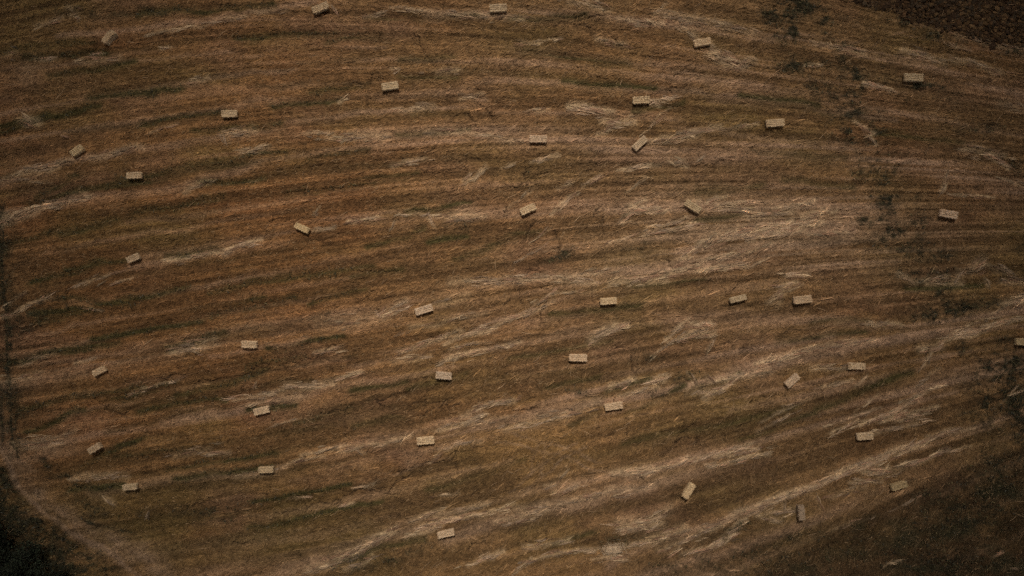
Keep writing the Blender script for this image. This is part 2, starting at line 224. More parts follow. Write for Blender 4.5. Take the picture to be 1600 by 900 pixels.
W = [(q[:5] + (q[5]*.62,)) if (q[3] <= 3 and abs(q[4]) >= 22) or (q[0] > 1400 and 395 < q[1] < 450) else (q[:5] + (q[5]*.82,)) if q[0] < 960 else q for q in W]
PALE = np.zeros_like(U)
for (u, v, L, wd, an, st) in W:
    a = math.radians(an); du = math.cos(a)*L/2; dv = -math.sin(a)*L/2
    stroke(PALE, [(u-du, v-dv), (u+du, v+dv)], wd*.62, .50*st)

# broad pale swaths left by the mower passes
BAND = np.zeros_like(U)
for pts, wd, st in [([(-80,620),(20,600),(200,562),(400,516),(600,488),(760,455),(900,436),(1050,416),(1200,388)],15,.8),([(330,560),(480,530),(560,572),(560,572),(700,530),(800,492),(900,462),(1050,450)],7,.6),
 ([(250,665),(380,640),(500,606),(650,585),(800,546),(900,520)],9,.75),([(380,925),(430,900),(560,855),(640,820),(760,780),(860,757),(1000,737),(1150,702),(1250,670),(1340,640),(1500,590),(1620,560)],14,.9),
 ([(640,722),(750,668),(850,648),(960,625),(1100,602),(1230,562),(1400,528),(1600,482)],12,.9),([(950,884),(1080,832),(1250,770),(1400,702),(1500,670),(1600,640)],7,1.0),
 ([(560,222),(700,204),(850,212),(1000,236),(1150,240),(1300,232),(1450,262),(1620,300)],14,.9),([(660,28),(800,24),(900,20),(1050,42),(1250,62),(1400,92),(1620,155)],8,.85),
 ([(-60,300),(0,285),(110,252),(220,232),(400,204),(600,172),(760,160)],6,.7),([(-60,350),(0,340),(100,315),(300,290),(420,247),(600,232),(800,212)],6,.7),
 ([(200,412),(400,380),(560,345),(700,336),(900,326),(1040,322),(1280,322),(1400,330)],10,.85),([(1060,398),(1130,372),(1200,352),(1330,358)],10,1),([(1000,440),(1100,418),(1200,392),(1320,380)],7,.7),
 ([(150,770),(250,750),(400,736),(500,706),(620,686),(750,642)],8,.7),([(40,700),(200,676),(350,652),(500,602),(640,590)],6,.5),([(100,58),(260,42),(400,20),(500,6)],5,.8),([(0,112),(200,96),(420,84),(600,78)],4,.6),
 ([(-40,180),(150,155),(350,118),(600,95),(800,100),(1000,120),(1200,140)],5,.6),([(0,218),(200,190),(400,160),(600,148),(800,130),(1000,142),(1200,155),(1400,190)],6,.7),([(300,820),(500,790),(700,745),(800,720)],6,.5),
 ([(700,842),(850,795),(1000,765),(1150,722),(1300,680)],12,.7),([(780,180),(1000,178),(1150,210),(1300,240),(1500,250)],7,.6),([(850,640),(950,600),(1100,560),(1300,530)],9,.6),([(900,520),(1050,500),(1200,495),(1350,505)],9,.5),
 ([(700,560),(800,540),(960,520),(1120,505)],7,.7),([(1150,445),(1260,420),(1400,415)],9,.6),([(100,480),(300,450),(480,420),(640,385)],5,.5),([(60,520),(200,497),(380,465),(560,430)],4,.6),([(30,560),(250,510),(420,480),(600,440)],4,.55),
 ([(100,655),(250,615),(420,580),(540,560)],4,.6),([(120,620),(260,590),(400,565)],4,.5),([(0,420),(150,380),(330,350),(520,315)],5,.45),([(200,350),(400,320),(600,290),(780,285)],5,.5),([(170,870),(350,850),(520,835),(620,800)],9,.4),
 ([(780,75),(950,95),(1150,130),(1350,165),(1600,215)],5,.6),([(1000,300),(1200,292),(1400,305)],7,.5),([(1150,640),(1300,610),(1480,560)],7,.5),([(1200,700),(1350,655),(1500,610)],6,.7),([(1100,905),(1300,832),(1620,715)],7,.55),([(1250,905),(1450,822),(1620,765)],6,.5),([(1400,905),(1620,830)],6,.5),([(1000,905),(1200,842),(1420,765)],6,.5)]:
    stroke(BAND, pts, wd, st)
# cracks in the dry soil: jagged walks with side branches
CRK = np.zeros_like(U)
R = random.Random(11)
def crack(u, v, ang, n, st=1.0, depth=0):
    x, y, a = u, v, math.radians(ang)
    for k in range(n):
        a2 = a + R.uniform(-.75, .75)
        nx, ny = x+math.cos(a2)*6, y-math.sin(a2)*6
        m = st*min(1, (n-k)/4)
        for t in np.linspace(0, 1, 7):
            i = np.searchsorted(U1, x+(nx-x)*t); j = np.searchsorted(V1, y+(ny-y)*t)
            if 0 < i < len(U1) and 0 < j < len(V1): CRK[j, i] = max(CRK[j, i], m)
        x, y = nx, ny
        if depth < 2 and R.random() < .13: crack(x, y, math.degrees(a)+R.choice((-1, 1))*R.uniform(50, 100), max(3, int(n*.45)), st*.8, depth+1)
for c in [(862,40,8,20),(800,38,-5,12),(905,30,10,8),(645,50,-50,8),(660,76,-60,6),(690,10,-70,4),(745,160,-70,9),(725,175,-60,8),(820,250,-85,8),(822,285,20,7),(822,285,200,9),(820,286,-60,5),(655,262,-8,14),(690,270,-70,4),
(830,245,10,8),(905,235,-80,5),(970,165,180,6),(1040,140,5,9),(940,325,-95,7),(925,340,45,6),(1130,250,200,6),(790,320,-120,5),(750,300,60,7),(865,360,-60,5),(830,350,-100,6),(590,425,15,8),(560,422,10,6),(475,800,12,26),(560,765,10,9),
(600,770,35,12),(640,735,22,18),(700,720,30,8),(985,555,-60,7),(960,545,0,5),(1050,690,10,9),(735,695,-20,5),(610,740,10,8),(615,755,-90,3),(1100,560,30,12),(820,640,25,6),(580,625,20,14),(500,645,22,10),(640,635,20,14),(660,650,20,12),(1040,405,-60,6),
(895,20,-30,8),(990,40,-10,7),(1000,85,0,8),(900,105,-30,7),(930,118,-50,5),(545,130,10,5),(700,95,-70,5),(735,245,0,6),(780,105,-10,6),(820,420,10,6),(870,385,-80,4),(1155,545,-20,6),(960,620,-80,5),(1140,455,30,8),(845,500,70,8),(1170,630,20,10),
(1060,680,20,8),(1150,668,35,8),(480,560,14,12),(430,570,14,12),(380,585,14,10),(300,600,14,9),(160,640,15,12),(250,590,15,9),(1230,515,-20,5),(1480,480,5,9),(1000,745,-10,5),(615,820,-80,5),(730,860,20,10),(820,845,15,7),(800,640,5,6),(880,640,0,6),
(570,120,0,9),(670,120,-4,9),(880,210,-6,7),(930,205,6,6),(560,290,5,7),(470,320,10,7),(420,345,8,7),(970,150,8,6),(1050,120,5,9),(1210,110,-30,6),(660,590,14,9),(400,770,10,7),(430,800,10,9),(360,850,14,8),(300,790,10,8)]:
    crack(*c)
for _ in range(22): crack(R.uniform(420, 1250), R.uniform(0, 880), R.choice((0, 15, -70, 60))+R.uniform(-20, 20), R.randint(3, 8), R.uniform(.4, .8))
for _ in range(18): crack(R.uniform(100, 700), R.uniform(150, 800), R.uniform(5, 22), R.randint(4, 10), R.uniform(.35, .7))

# ---------------------------------------------------------------- reflectance of the ground
def rows(ul, pl, seed, o=3, gu=1.35, g=.6):       # long thin streaks along the rows: finer octaves stay long
    s_ = 0; a = 1; t = 0; f = 1; fu = 1
    for i in range(o):
        s_ = s_ + a*vn(U/ul*fu + 13.7*i + .8*vn(U/300, PHI/40, seed+5), PHI/pl*f, seed+i*17); t += a; a *= g; f *= 2; fu *= gu
    return s_/t*1.5
n_big = fbm(U/900, PHI/55, 1, 3)
n_str = rows(520, 22, 2, 3)
n_fin = rows(330, 8, 3, 2)
n_vf = rows(140, 4.2, 33, 2)
n_iso = fbm(U/130, V/110, 4, 4)
n_hf = fbm(U/7, V/5, 8, 3)
LEFT = np.clip(1.15*np.exp(-((U-330)/430)**2 - ((V-430)/380)**2), 0, 1)    # orange brown stubble lies on the left
LEFT = np.clip(LEFT + .25*n_iso, 0, 1)
n_row = rows(260, 5.2, 333, 2, 1.2, .8)
rid = 1-2*np.abs(rows(420, 15, 222, 2)); rid2 = 1-2*np.abs(rows(360, 9, 444, 2))
s = .34*n_str + .42*n_fin + .55*n_row*sst(-.7, .5, fbm(U/200, V/120, 555, 2)) + .10*n_vf + .2*n_big + .14*n_iso + .22*(rid-.35) + .26*(rid2-.35) + .62*BAND*(.8+.5*n_iso) - .16 + .18*np.sin(PHI*2*math.pi/36 + 2.2*vn(U/300, PHI/80, 41))*sst(-.3, .5, n_iso+LEFT)
C = lambda *a: A(*a)[None, None, :]
tan_, orange, olive, dbrown, pale, straw = C(108,83,55), C(106,74,44), C(52,48,26), C(66,46,29), C(126,100,77), C(160,138,108)
mix = lambda a, b, t: a*(1-t[..., None]) + b*t[..., None]
K = mix(np.broadcast_to(tan_, U.shape+(3,)), orange, LEFT*.85)
rust = fbm(U/170, V/80, 51, 4)
K = mix(K, C(92,56,34), np.clip(.45*rust, 0, .5))
K = mix(K, C(106,80,64), np.clip(.5*fbm(U/120, V/50, 61, 4), 0, .6))
K = mix(K, C(92,76,42), np.clip(.6*fbm(U/140, V/60, 71, 4)-.05, 0, .6))
lo = sst(.02, -.62, s); hi = sst(.08, .75, s)
K = mix(K, dbrown*.8+olive*.2, lo*(.62 - .08*LEFT))
K = mix(K, pale, hi*(.68 - .3*LEFT))
K = mix(K, C(132,108,88), np.clip(BAND*(.42+.5*n_fin+.3*n_iso), 0, .6))
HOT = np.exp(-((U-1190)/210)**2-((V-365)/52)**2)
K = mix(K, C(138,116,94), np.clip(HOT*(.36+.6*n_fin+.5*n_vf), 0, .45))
K = mix(K, C(122,88,56), hi*.45*LEFT)
OLV = np.exp(-((U-330)/330)**2-((V-820)/75)**2)
GLD = np.exp(-((U-840)/120)**2-((V-705)/48)**2) + .8*np.exp(-((U-930)/70)**2-((V-110)/40)**2)
K = mix(K, C(110,84,50), np.clip(GLD*(.6+.4*n_iso), 0, .6))
K = mix(K, C(72,62,34), np.clip(OLV*(.5+.5*n_iso+.3*n_str), 0, .6))
FURm = FUR*np.clip(.72+.5*n_fin+.35*n_vf+.3*fbm(U/60, V/24, 601, 3), 0, 1.2)
K = mix(K, C(56,45,27)*np.ones_like(K), np.clip(FURm*(.52+.2*LEFT), 0, .8))
K = mix(K, olive, np.clip(DARK*(.8 + .6*n_fin + .35*n_vf), 0, .9))
K = mix(K, C(118,97,78), np.clip(PATH*(.8+.6*fbm(U/20, V/14, 90, 3)), 0, .85))
K = mix(K, C(36,35,25), np.clip(WEED*1.05, 0, .94))
PALEc = np.clip(PALE*(1+.5*n_vf), 0, .75)
K = mix(K, straw, PALEc)
K = mix(K, C(46,34,24), PLOW*.9)
K = K*(1 + .22*n_hf + .16*n_vf + .14*fbm(U/26, V/16, 101, 3))[..., None]
# the unmown lower right corner is darker soil, old growth and some painted-in lens darkening
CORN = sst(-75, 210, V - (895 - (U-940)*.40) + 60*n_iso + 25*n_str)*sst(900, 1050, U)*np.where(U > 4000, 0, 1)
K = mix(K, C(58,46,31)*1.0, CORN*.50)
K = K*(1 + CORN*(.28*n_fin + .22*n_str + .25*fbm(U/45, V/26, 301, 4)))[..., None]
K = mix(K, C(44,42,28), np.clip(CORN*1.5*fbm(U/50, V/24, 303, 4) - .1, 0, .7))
CRB = CRK.copy(); CRB[:, 1:] = np.maximum(CRB[:, 1:], .3*CRK[:, :-1])
K = mix(K, C(28,20,14), np.clip(CRB*.75, 0, .75))
K = np.clip(K, .004, .8)
# ---------------------------------------------------------------- relief in metres
HGT = .035*s + .02*n_hf + .012*n_vf + .03*fbm(U/30, V/24, 15, 3) - .03*DARK - .045*FUR + .05*PALEc + .06*WEED*fbm(U/9, V/8, 16, 2) - .09*CRB + .05*PLOW*fbm(U/10, V/8, 18, 3)
HGT = HGT*np.where((np.abs(U-800) < 1500) & (np.abs(V-450) < 1200), 1, 0)
def at(F, u, v):
    i = np.clip(np.searchsorted(U1, u), 0, len(U1)-1); j = np.clip(np.searchsorted(V1, v), 0, len(V1)-1)
    return F[j, i]

# ---------------------------------------------------------------- materials
def mat_attr(name, rough=.95, hf=None, spec=.15, bump=0.0, trans=0.0):
    m = bpy.data.materials.new(name); m.use_nodes = True; n = m.node_tree; p = n.nodes["Principled BSDF"]
    p.inputs["Roughness"].default_value = rough; p.inputs["Specular IOR Level"].default_value = spec
    a = n.nodes.new("ShaderNodeAttribute"); a.attribute_name = "Col"; a.attribute_type = 'GEOMETRY'
    src = a.outputs["Color"]
    if hf:
        tc = n.nodes.new("ShaderNodeNewGeometry")
        no = n.nodes.new("ShaderNodeTexNoise"); no.inputs["Scale"].default_value = hf; no.inputs["Detail"].default_value = 4; no.inputs["Roughness"].default_value = .7
        n.links.new(tc.outputs["Position"], no.inputs["Vector"])
        mr = n.nodes.new("ShaderNodeMapRange"); mr.inputs[1].default_value = .3; mr.inputs[2].default_value = .7; mr.inputs[3].default_value = .55; mr.inputs[4].default_value = 1.45
        n.links.new(no.outputs["Fac"], mr.inputs[0])
        mx = n.nodes.new("ShaderNodeVectorMath"); mx.operation = 'SCALE'
        n.links.new(src, mx.inputs[0]); n.links.new(mr.outputs[0], mx.inputs["Scale"]); src = mx.outputs[0]
        if bump:
            b = n.nodes.new("ShaderNodeBump"); b.inputs["Strength"].default_value = bump; b.inputs["Distance"].default_value = .03
            n.links.new(no.outputs["Fac"], b.inputs["Height"]); n.links.new(b.outputs[0], p.inputs["Normal"])
    n.links.new(src, p.inputs["Base Color"])
    return m
M_ground = mat_attr("stubble_soil", hf=11, bump=.6)
M_straw = mat_attr("dry_straw", .8)
M_bale = mat_attr("baled_straw", .85, hf=35, bump=.4)
M_leaf = mat_attr("dark_leaves", .7)
M_clod = mat_attr("ploughed_soil", .95, hf=14, bump=.5)
def flat_mat(name, c, rough=.8):
    m = bpy.data.materials.new(name); m.use_nodes = True; n = m.node_tree; p = n.nodes["Principled BSDF"]
    p.inputs["Roughness"].default_value = rough
    no = n.nodes.new("ShaderNodeTexNoise"); no.inputs["Scale"].default_value = 9; r = n.nodes.new("ShaderNodeValToRGB")
    r.color_ramp.elements[0].position = .3; r.color_ramp.elements[1].position = .7
    r.color_ramp.elements[0].color = tuple(x*.7 for x in c)+(1,); r.color_ramp.elements[1].color = tuple(min(1, x*1.2) for x in c)+(1,)
    n.links.new(no.outputs["Fac"], r.inputs[0]); n.links.new(r.outputs[0], p.inputs["Base Color"])
    return m
M_twine = flat_mat("twine_fibre", (.20,.13,.07)); M_bark = flat_mat("bark", (.07,.05,.035))

def link_mesh(name, verts, faces, mat, colors=None, parent=None, nper=4, smooth=False):
    """faces: int array (n, nper)"""
    me = bpy.data.meshes.new(name); verts = np.asarray(verts, np.float32); faces = np.asarray(faces, np.int32)
    me.vertices.add(len(verts)); me.vertices.foreach_set("co", verts.ravel())
    me.loops.add(faces.size); me.loops.foreach_set("vertex_index", faces.ravel())
    me.polygons.add(len(faces)); me.polygons.foreach_set("loop_start", np.arange(len(faces), dtype=np.int32)*faces.shape[1])
    me.polygons.foreach_set("use_smooth", np.full(len(faces), smooth))
    me.update(calc_edges=True)
    if colors is not None:
        at_ = me.attributes.new("Col", 'FLOAT_COLOR', 'POINT')
        c = np.ones((len(verts), 4), np.float32); c[:, :3] = colors; at_.data.foreach_set("color", c.ravel())
    me.materials.append(mat)
    o = bpy.data.objects.new(name, me); COL.objects.link(o); o.parent = parent
    return o
def tag(o, label=None, cat=None, group=None, kind=None):
    for k, x in (("label", label), ("category", cat), ("group", group), ("kind", kind)):
        if x: o[k] = x
    return o

# ---------------------------------------------------------------- ground sheet
ny, nx = U.shape
gx = (U-800)*S; gy = (450-V)*S
idx = np.arange(ny*nx).reshape(ny, nx)
F = np.stack([idx[1:, :-1], idx[1:, 1:], idx[:-1, 1:], idx[:-1, :-1]], -1).reshape(-1, 4)
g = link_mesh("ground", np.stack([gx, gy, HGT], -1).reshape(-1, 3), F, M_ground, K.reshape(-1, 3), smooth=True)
tag(g, "brown harvested field in curving rows with dry cracked soil", "ground", kind="structure")

# ---------------------------------------------------------------- blades (thin leaf shaped quads)
def blades(x, y, z, L, wd, ang, tilt, col, bow=0.0):
    """every blade is two quads: root, middle, tip"""
    n = len(x); ca, sa = np.cos(ang), np.sin(ang); ct, st = np.cos(tilt), np.sin(tilt)
    d = np.stack([ca*ct, sa*ct, st], -1); s_ = np.stack([-sa, ca, rng.uniform(-.5, .5, n)], -1)*wd[:, None]/2
    p = np.stack([x, y, z], -1); b = bow*rng.normal(size=n)[:, None]*np.stack([-sa, ca, 0*sa], -1)*L[:, None]
    r0 = p - d*L[:, None]/2; m = p + b + np.array([0, 0, 1])*(.06*L[:, None]); t = p + d*L[:, None]/2
    Vt = np.stack([r0-s_, r0+s_, m+s_, m-s_, t+s_*.4, t-s_*.4], 1).reshape(-1, 3)
    k = np.arange(n)[:, None]*6
    Fc = np.concatenate([k+np.array([[0, 1, 2, 3]]), k+np.array([[3, 2, 4, 5]])], 1).reshape(-1, 4)
    return Vt, Fc, np.repeat(col, 6, 0)
N = 430000
u = rng.uniform(-70, 1670, N); v = rng.uniform(-60, 960, N)
keep = (rng.random(N) > .75*at(CRB, u, v)) & (rng.random(N) > .75*at(PLOW, u, v)) & (rng.random(N) > .45*at(np.clip(PATH, 0, 1), u, v))
u, v = u[keep], v[keep]; n = len(u)
kc = at(K, u, v)
br = np.exp(rng.normal(0, .33, n)); 
kc = kc*br[:, None]*1.02
hot = rng.random(n) < .05*(1+1.2*vn(u/60, v/30, 5))
kc[hot] = kc[hot]*.45 + A(150,124,92)*.55
sl = -np.arctan(at(SLOPE, u, v))
lean = .12 + .5*sst(500, 900, u) + .28*vn(u/160, v/50, 91)              # stubble pushed over slantwise to the rows
ang = np.where(rng.random(n) < .6, sl + lean + rng.normal(0, .4, n), rng.uniform(0, math.pi, n))
L = rng.uniform(.07, .24, n); wd = rng.uniform(.010, .026, n)
x, y = PX(u, v)
Vt, Fc, Cc = blades(x, y, at(HGT, u, v)+.015+.03*rng.random(n), L, wd, ang, rng.normal(.0, .22, n), kc, .03)
o = link_mesh("stubble", Vt, Fc, M_straw, Cc); tag(o, "short dry cut stubble covering the whole brown field", "stubble", kind="stuff")

# loose pale straw in wisps and windrows
xs = []
for (wu, wv, WL, ww, an, st) in W:
    a = math.radians(an); nl = int(max(3, WL*ww/24*st**1.5))
    ti = rng.normal(0, .27, nl)*WL; qi = rng.normal(0, .36, nl)*ww + ww*.22*np.sin(ti/WL*5+rng.uniform(0, 6))
    ai = a + rng.normal(0, .17, nl); cnt = rng.integers(4, 11, nl); k_ = np.repeat(np.arange(nl), cnt); m_ = len(k_)
    ll = np.clip(rng.uniform(8, 22, nl), 6, WL*.8); tw = rng.uniform(.3, 1.1, nl)
    t = ti[k_] + rng.normal(0, .22, m_)*ll[k_]*np.cos(ai[k_]-a); q = qi[k_] + rng.normal(0, 1, m_)*tw[k_]
    uu = wu + t*math.cos(a) + q*math.sin(a); vv = wv - t*math.sin(a) + q*math.cos(a)
    LL = ll[k_]*S*rng.uniform(.5, 1.05, m_); aa = ai[k_] + rng.normal(0, .07, m_)
    base = np.array([A(150,125,99), A(134,104,82), A(156,134,106), A(140,119,98)])[rng.integers(0, 4, nl)][k_]
    cc = base*(np.exp(rng.normal(-.12, .3, nl))[k_]*np.exp(rng.normal(0, .15, m_))*(.56+.46*st))[:, None]
    xs.append((uu, vv, LL, aa, cc))
# small locks of stubble and straw combed slantwise over the whole field
nl = 8000; lu = np.where(rng.random(nl) < .6, rng.normal(1100, 330, nl), rng.uniform(-20, 1620, nl)); lv = rng.uniform(-20, 920, nl)
on_left = lu < 620
la = -np.arctan(at(SLOPE, lu, lv)) + np.where(on_left, rng.normal(.08, .14, nl), rng.normal(.28, .27, nl)); cnt = rng.integers(3, 9, nl); k_ = np.repeat(np.arange(nl), cnt); m_ = len(k_)
ll = rng.uniform(6, 20, nl); t = rng.normal(0, .25, m_)*ll[k_]; q = rng.normal(0, .8, m_)
cc = (at(K, lu, lv)*1.0 + A(34,26,18))[k_]*(np.exp(rng.normal(.12, .28, nl))[k_]*np.exp(rng.normal(0, .15, m_)))[:, None]
xs.append((lu[k_]+t*np.cos(la[k_])+q*np.sin(la[k_]), lv[k_]-t*np.sin(la[k_])+q*np.cos(la[k_]), ll[k_]*S*rng.uniform(.5, 1, m_), la[k_]+rng.normal(0, .08, m_), cc))
# thin scatter of single long straws over the right half
ns = 1800
us = np.where(rng.random(ns) < .7, rng.normal(1080, 330, ns), rng.uniform(0, 1600, ns)); vs2 = rng.uniform(-20, 920, ns)
xs.append((us, vs2, rng.uniform(.2, .7, ns), rng.normal(.5, .45, ns), A(134,110,84)*np.exp(rng.normal(-.2, .3, ns))[:, None]))
uu, vv, LL, aa = [np.concatenate([q[k] for q in xs]) for k in range(4)]; cc = np.concatenate([q[4] for q in xs])
kk = rng.random(len(uu)) > .8*at(WEED, uu, vv)*.6
uu, vv, LL, aa, cc = uu[kk], vv[kk], LL[kk], aa[kk], cc[kk]
x, y = PX(uu, vv)
Vt, Fc, Cc = blades(x, y, at(HGT, uu, vv)+.03+.03*rng.random(len(x)), LL, rng.uniform(.008, .019, len(x)), aa, rng.normal(0, .08, len(x)), cc, .05)
o = link_mesh("loose_straw", Vt, Fc, M_straw, Cc); tag(o, "pale loose straw left in wisps and windrows across the stubble", "straw", kind="stuff")

# dark weeds and regrowth
cu = rng.uniform(-70, 1670, 900000); cv = rng.uniform(-60, 960, 900000)
pr = np.clip(at(WEED, cu, cv)*.5 + .28*at(np.clip(DARK, 0, 1), cu, cv)*(cu < 560) - .06, 0, 1)
kk = rng.random(len(cu)) < pr*.5
cu, cv = cu[kk], cv[kk]; n = len(cu); x, y = PX(cu, cv)
base = np.array([A(52,50,34), A(40,40,30), A(62,58,36), A(58,56,48), A(84,76,52)])[rng.choice(5, n, p=[.32,.28,.2,.14,.06])]
Vt, Fc, Cc = blades(x, y, at(HGT, cu, cv)+.04+.10*rng.random(n), rng.uniform(.06, .2, n), rng.uniform(.012, .035, n), rng.uniform(0, 6.28, n), rng.normal(0, .6, n), base*np.exp(rng.normal(0, .3, n))[:, None], .06)
o = link_mesh("weeds", Vt, Fc, M_leaf, Cc); tag(o, "dark green weeds growing in patches and between the rows", "weeds", kind="stuff")

# ploughed clods
def clods():
    ph = (1+5**.5)/2
    iv = np.array([(-1,ph,0),(1,ph,0),(-1,-ph,0),(1,-ph,0),(0,-1,ph),(0,1,ph),(0,-1,-ph),(0,1,-ph),(ph,0,-1),(ph,0,1),(-ph,0,-1),(-ph,0,1)], float); iv /= np.linalg.norm(iv[0])
    fi = np.array([(0,11,5),(0,5,1),(0,1,7),(0,7,10),(0,10,11),(1,5,9),(5,11,4),(11,10,2),(10,7,6),(7,1,8),(3,9,4),(3,4,2),(3,2,6),(3,6,8),(3,8,9),(4,9,5),(2,4,11),(6,2,10),(8,6,7),(9,8,1)])
    cu = rng.uniform(1240, 1720, 30000); cv = rng.uniform(-70, 110, 30000)
    kk = rng.random(30000) < at(PLOW, cu, cv)**1.5*.8; cu, cv = cu[kk], cv[kk]; n = len(cu); x, y = PX(cu, cv)
    r = np.clip(np.exp(rng.normal(-2.9, .45, n)), .02, .17)
    vt = iv[None]*(1+rng.uniform(-.3, .3, (n, 12, 1)))*r[:, None, None]*np.stack([rng.uniform(.7, 1.3, n), rng.uniform(.7, 1.3, n), rng.uniform(.5, .9, n)], -1)[:, None, :]
    vt = vt + np.stack([x, y, at(HGT, cu, cv)+r*.3], -1)[:, None, :]
    ff = (np.arange(n)[:, None, None]*12 + fi[None]).reshape(-1, 3)
    base = np.array([A(64,47,31), A(50,37,26), A(78,60,40), A(54,44,33)])[rng.integers(0, 4, n)]*np.exp(rng.normal(0, .2, n))[:, None]
    return vt.reshape(-1, 3), ff, np.repeat(base, 12, 0)
a_, b_, c_ = clods()
o = link_mesh("soil_clods", a_, b_, M_clod, c_); tag(o, "brown clods of the ploughed strip beside the stubble", "soil clods", kind="stuff")

# ---------------------------------------------------------------- straw bales
def straw_col(n, k=1.0, hue=np.ones(3)):
    hue = HUE
    b = np.array([A(170,147,113), A(156,132,99), A(176,154,119), A(144,119,88), A(160,140,112)])[rng.integers(0, 5, n)]
    return b*hue*(k*np.exp(rng.normal(0, .2, n)))[:, None]
def box_shell(nx_, ny_, nz_):
    """closed box surface, coordinates -1..1, shared corners"""
    key = {}; V_ = []; F_ = []
    def vid(i, j, k):
        t = (i, j, k)
        if t not in key: key[t] = len(V_); V_.append((2*i/nx_-1, 2*j/ny_-1, 2*k/nz_-1))
        return key[t]
    for i in range(nx_):
        for j in range(ny_):
            F_.append((vid(i,j,nz_), vid(i+1,j,nz_), vid(i+1,j+1,nz_), vid(i,j+1,nz_))); F_.append((vid(i,j+1,0), vid(i+1,j+1,0), vid(i+1,j,0), vid(i,j,0)))
    for i in range(nx_):
        for k in range(nz_):
            F_.append((vid(i,0,k), vid(i+1,0,k), vid(i+1,0,k+1), vid(i,0,k+1))); F_.append((vid(i,ny_,k+1), vid(i+1,ny_,k+1), vid(i+1,ny_,k), vid(i,ny_,k)))
    for j in range(ny_):
        for k in range(nz_):
            F_.append((vid(0,j,k+1), vid(0,j+1,k+1), vid(0,j+1,k), vid(0,j,k))); F_.append((vid(nx_,j,k), vid(nx_,j+1,k), vid(nx_,j+1,k+1), vid(nx_,j,k+1)))
    return np.array(V_), np.array(F_)
SHV, SHF = box_shell(26, 16, 8)
HUE = np.ones(3)
def make_bale(label, u, v, ang, Lp, Wp, mode='flat', tone=1.0, seed=0):
    """mode: flat, side (stands on its narrow edge), bent (bowed), broken (burst open)"""
    H = .31 if mode != 'side' else .43
    f = (CAM_H-H)/CAM_H                            # the top stands nearer to the camera
    L, Wd = Lp*S*f*.955, Wp*S*f*.88
    cx, cy = PX(u, v); cx *= f; cy *= f
    if mode == 'broken': H = .2
    bu, bv = cx/S+800, 450-cy/S
    zz = float(np.mean(at(HGT, bu+np.array([-8, 0, 8, 0, 0]), bv+np.array([0, 0, 0, -4, 4])))) - .015
    root = bpy.data.objects.new("straw_bale", None); root.empty_display_size = .3; COL.objects.link(root)
    root.location = (cx, cy, zz); root.rotation_euler = (rng.normal(0, .02), rng.normal(0, .02), math.radians(ang))
    tag(root, label, "straw bale", "rectangular straw bales scattered over the field")
    P = SHV.copy(); sx_ = rng.uniform(0, 50)
    X, Y, Z = P[:, 0].copy(), P[:, 1].copy(), P[:, 2].copy()
    pin = 1 - .035*(np.abs(X)**6) ; px_ = X*(1-.03*np.abs(Y)**5-.03*np.abs(Z)**5); py_ = Y*pin*(1-.05*np.abs(Z)**6)
    pz_ = Z*(1-.05*np.abs(Y)**8)
    if mode == 'side':
        gr = np.zeros_like(X)                      # cut side: flakes show as bands across
        nf = 1 + .0*X
        pz_ = pz_ - np.where(Z > .9, .05*(np.abs(((X*5+sx_) % 1)-.5) < .12), 0)
        grooves = []
    else:
        grooves = [-.48, .02, .5]
        gr = sum(np.exp(-((Y-g_ - .03*np.sin(X*4+sx_))/.10)**2) for g_ in grooves)
        pz_ = pz_ - gr*.20*(Z > .9)*(1+.4*vn(X*4+sx_, Y*9, 3))
        px_ = px_ + np.sign(X)*(-.035*gr)*(np.abs(X) > .9)
    amp = .03 if mode != 'broken' else .12
    px_ = px_ + amp*.8*vn(Y*4+sx_, Z*4, 1)*np.abs(X)
    py_ = py_ + amp*1.6*vn(X*6+sx_, Z*3, 2)*np.abs(Y)
    pz_ = pz_ + amp*vn(X*5+sx_, Y*5, 4)*(Z > 0)
    if mode == 'broken':
        pz_ = pz_ + .5*vn(X*2+sx_, Y*2, 7)*(Z > 0); 
    q = np.stack([px_*L/2, py_*Wd/2, (pz_+1)*H/2], -1)
    bend = lambda a: a
    if mode == 'bent':
        def bend(a):
            a = a.copy(); a[:, 1] = a[:, 1] - .35*(a[:, 0]**2); a[:, 1] += .12*(a[:, 2]/H-1); return a
        q2 = q.copy(); lowm = q2[:, 2] < .03
        q = bend(q2); q[lowm, 2] = 0
    col = straw_col(len(q), tone*.95)*(1-.45*np.clip(gr, 0, 1)*(Z > .85))[:, None]  # shade of the grooves is put into the straw colour
    # straws standing out of the surface
    n1 = 620; sx2 = rng.uniform(-1.02, 1.02, n1); sy2 = rng.uniform(-1.0, 1.0, n1)
    if mode == 'side': a1 = np.where(rng.random(n1) < .7, math.pi/2+rng.normal(0, .5, n1), rng.uniform(0, 3.14, n1))
    else: a1 = np.where(rng.random(n1) < .75, rng.normal(0, .28, n1), rng.uniform(0, 3.14, n1))
    gz = 0*sx2
    if mode != 'side': gz = sum(np.exp(-((sy2-g_)/.1)**2) for g_ in grooves)
    zt = H*(1-.12*gz)+.004
    if mode == 'broken': zt = H*(1+.25*vn(sx2*2+sx_, sy2*2, 7))
    kp = rng.random(n1) > .95*gz
    b1 = blades((sx2*L/2)[kp], (sy2*Wd/2)[kp], zt[kp], rng.uniform(.05, .16, n1)[kp], rng.uniform(.008, .02, n1)[kp], a1[kp], rng.normal(0, .12, n1)[kp], straw_col(n1, tone)[kp])
    # ragged fringe at the ends and sides
    n2 = 170; e = rng.random(n2) < .62; sg = rng.choice((-1, 1), n2)
    ex = np.where(e, sg*1.0, rng.uniform(-1, 1, n2))*L/2; ey = np.where(e, rng.uniform(-1, 1, n2), sg*1.0)*Wd/2
    ea = np.where(e, rng.normal(0, .45, n2), math.pi/2+rng.normal(0, .9, n2))
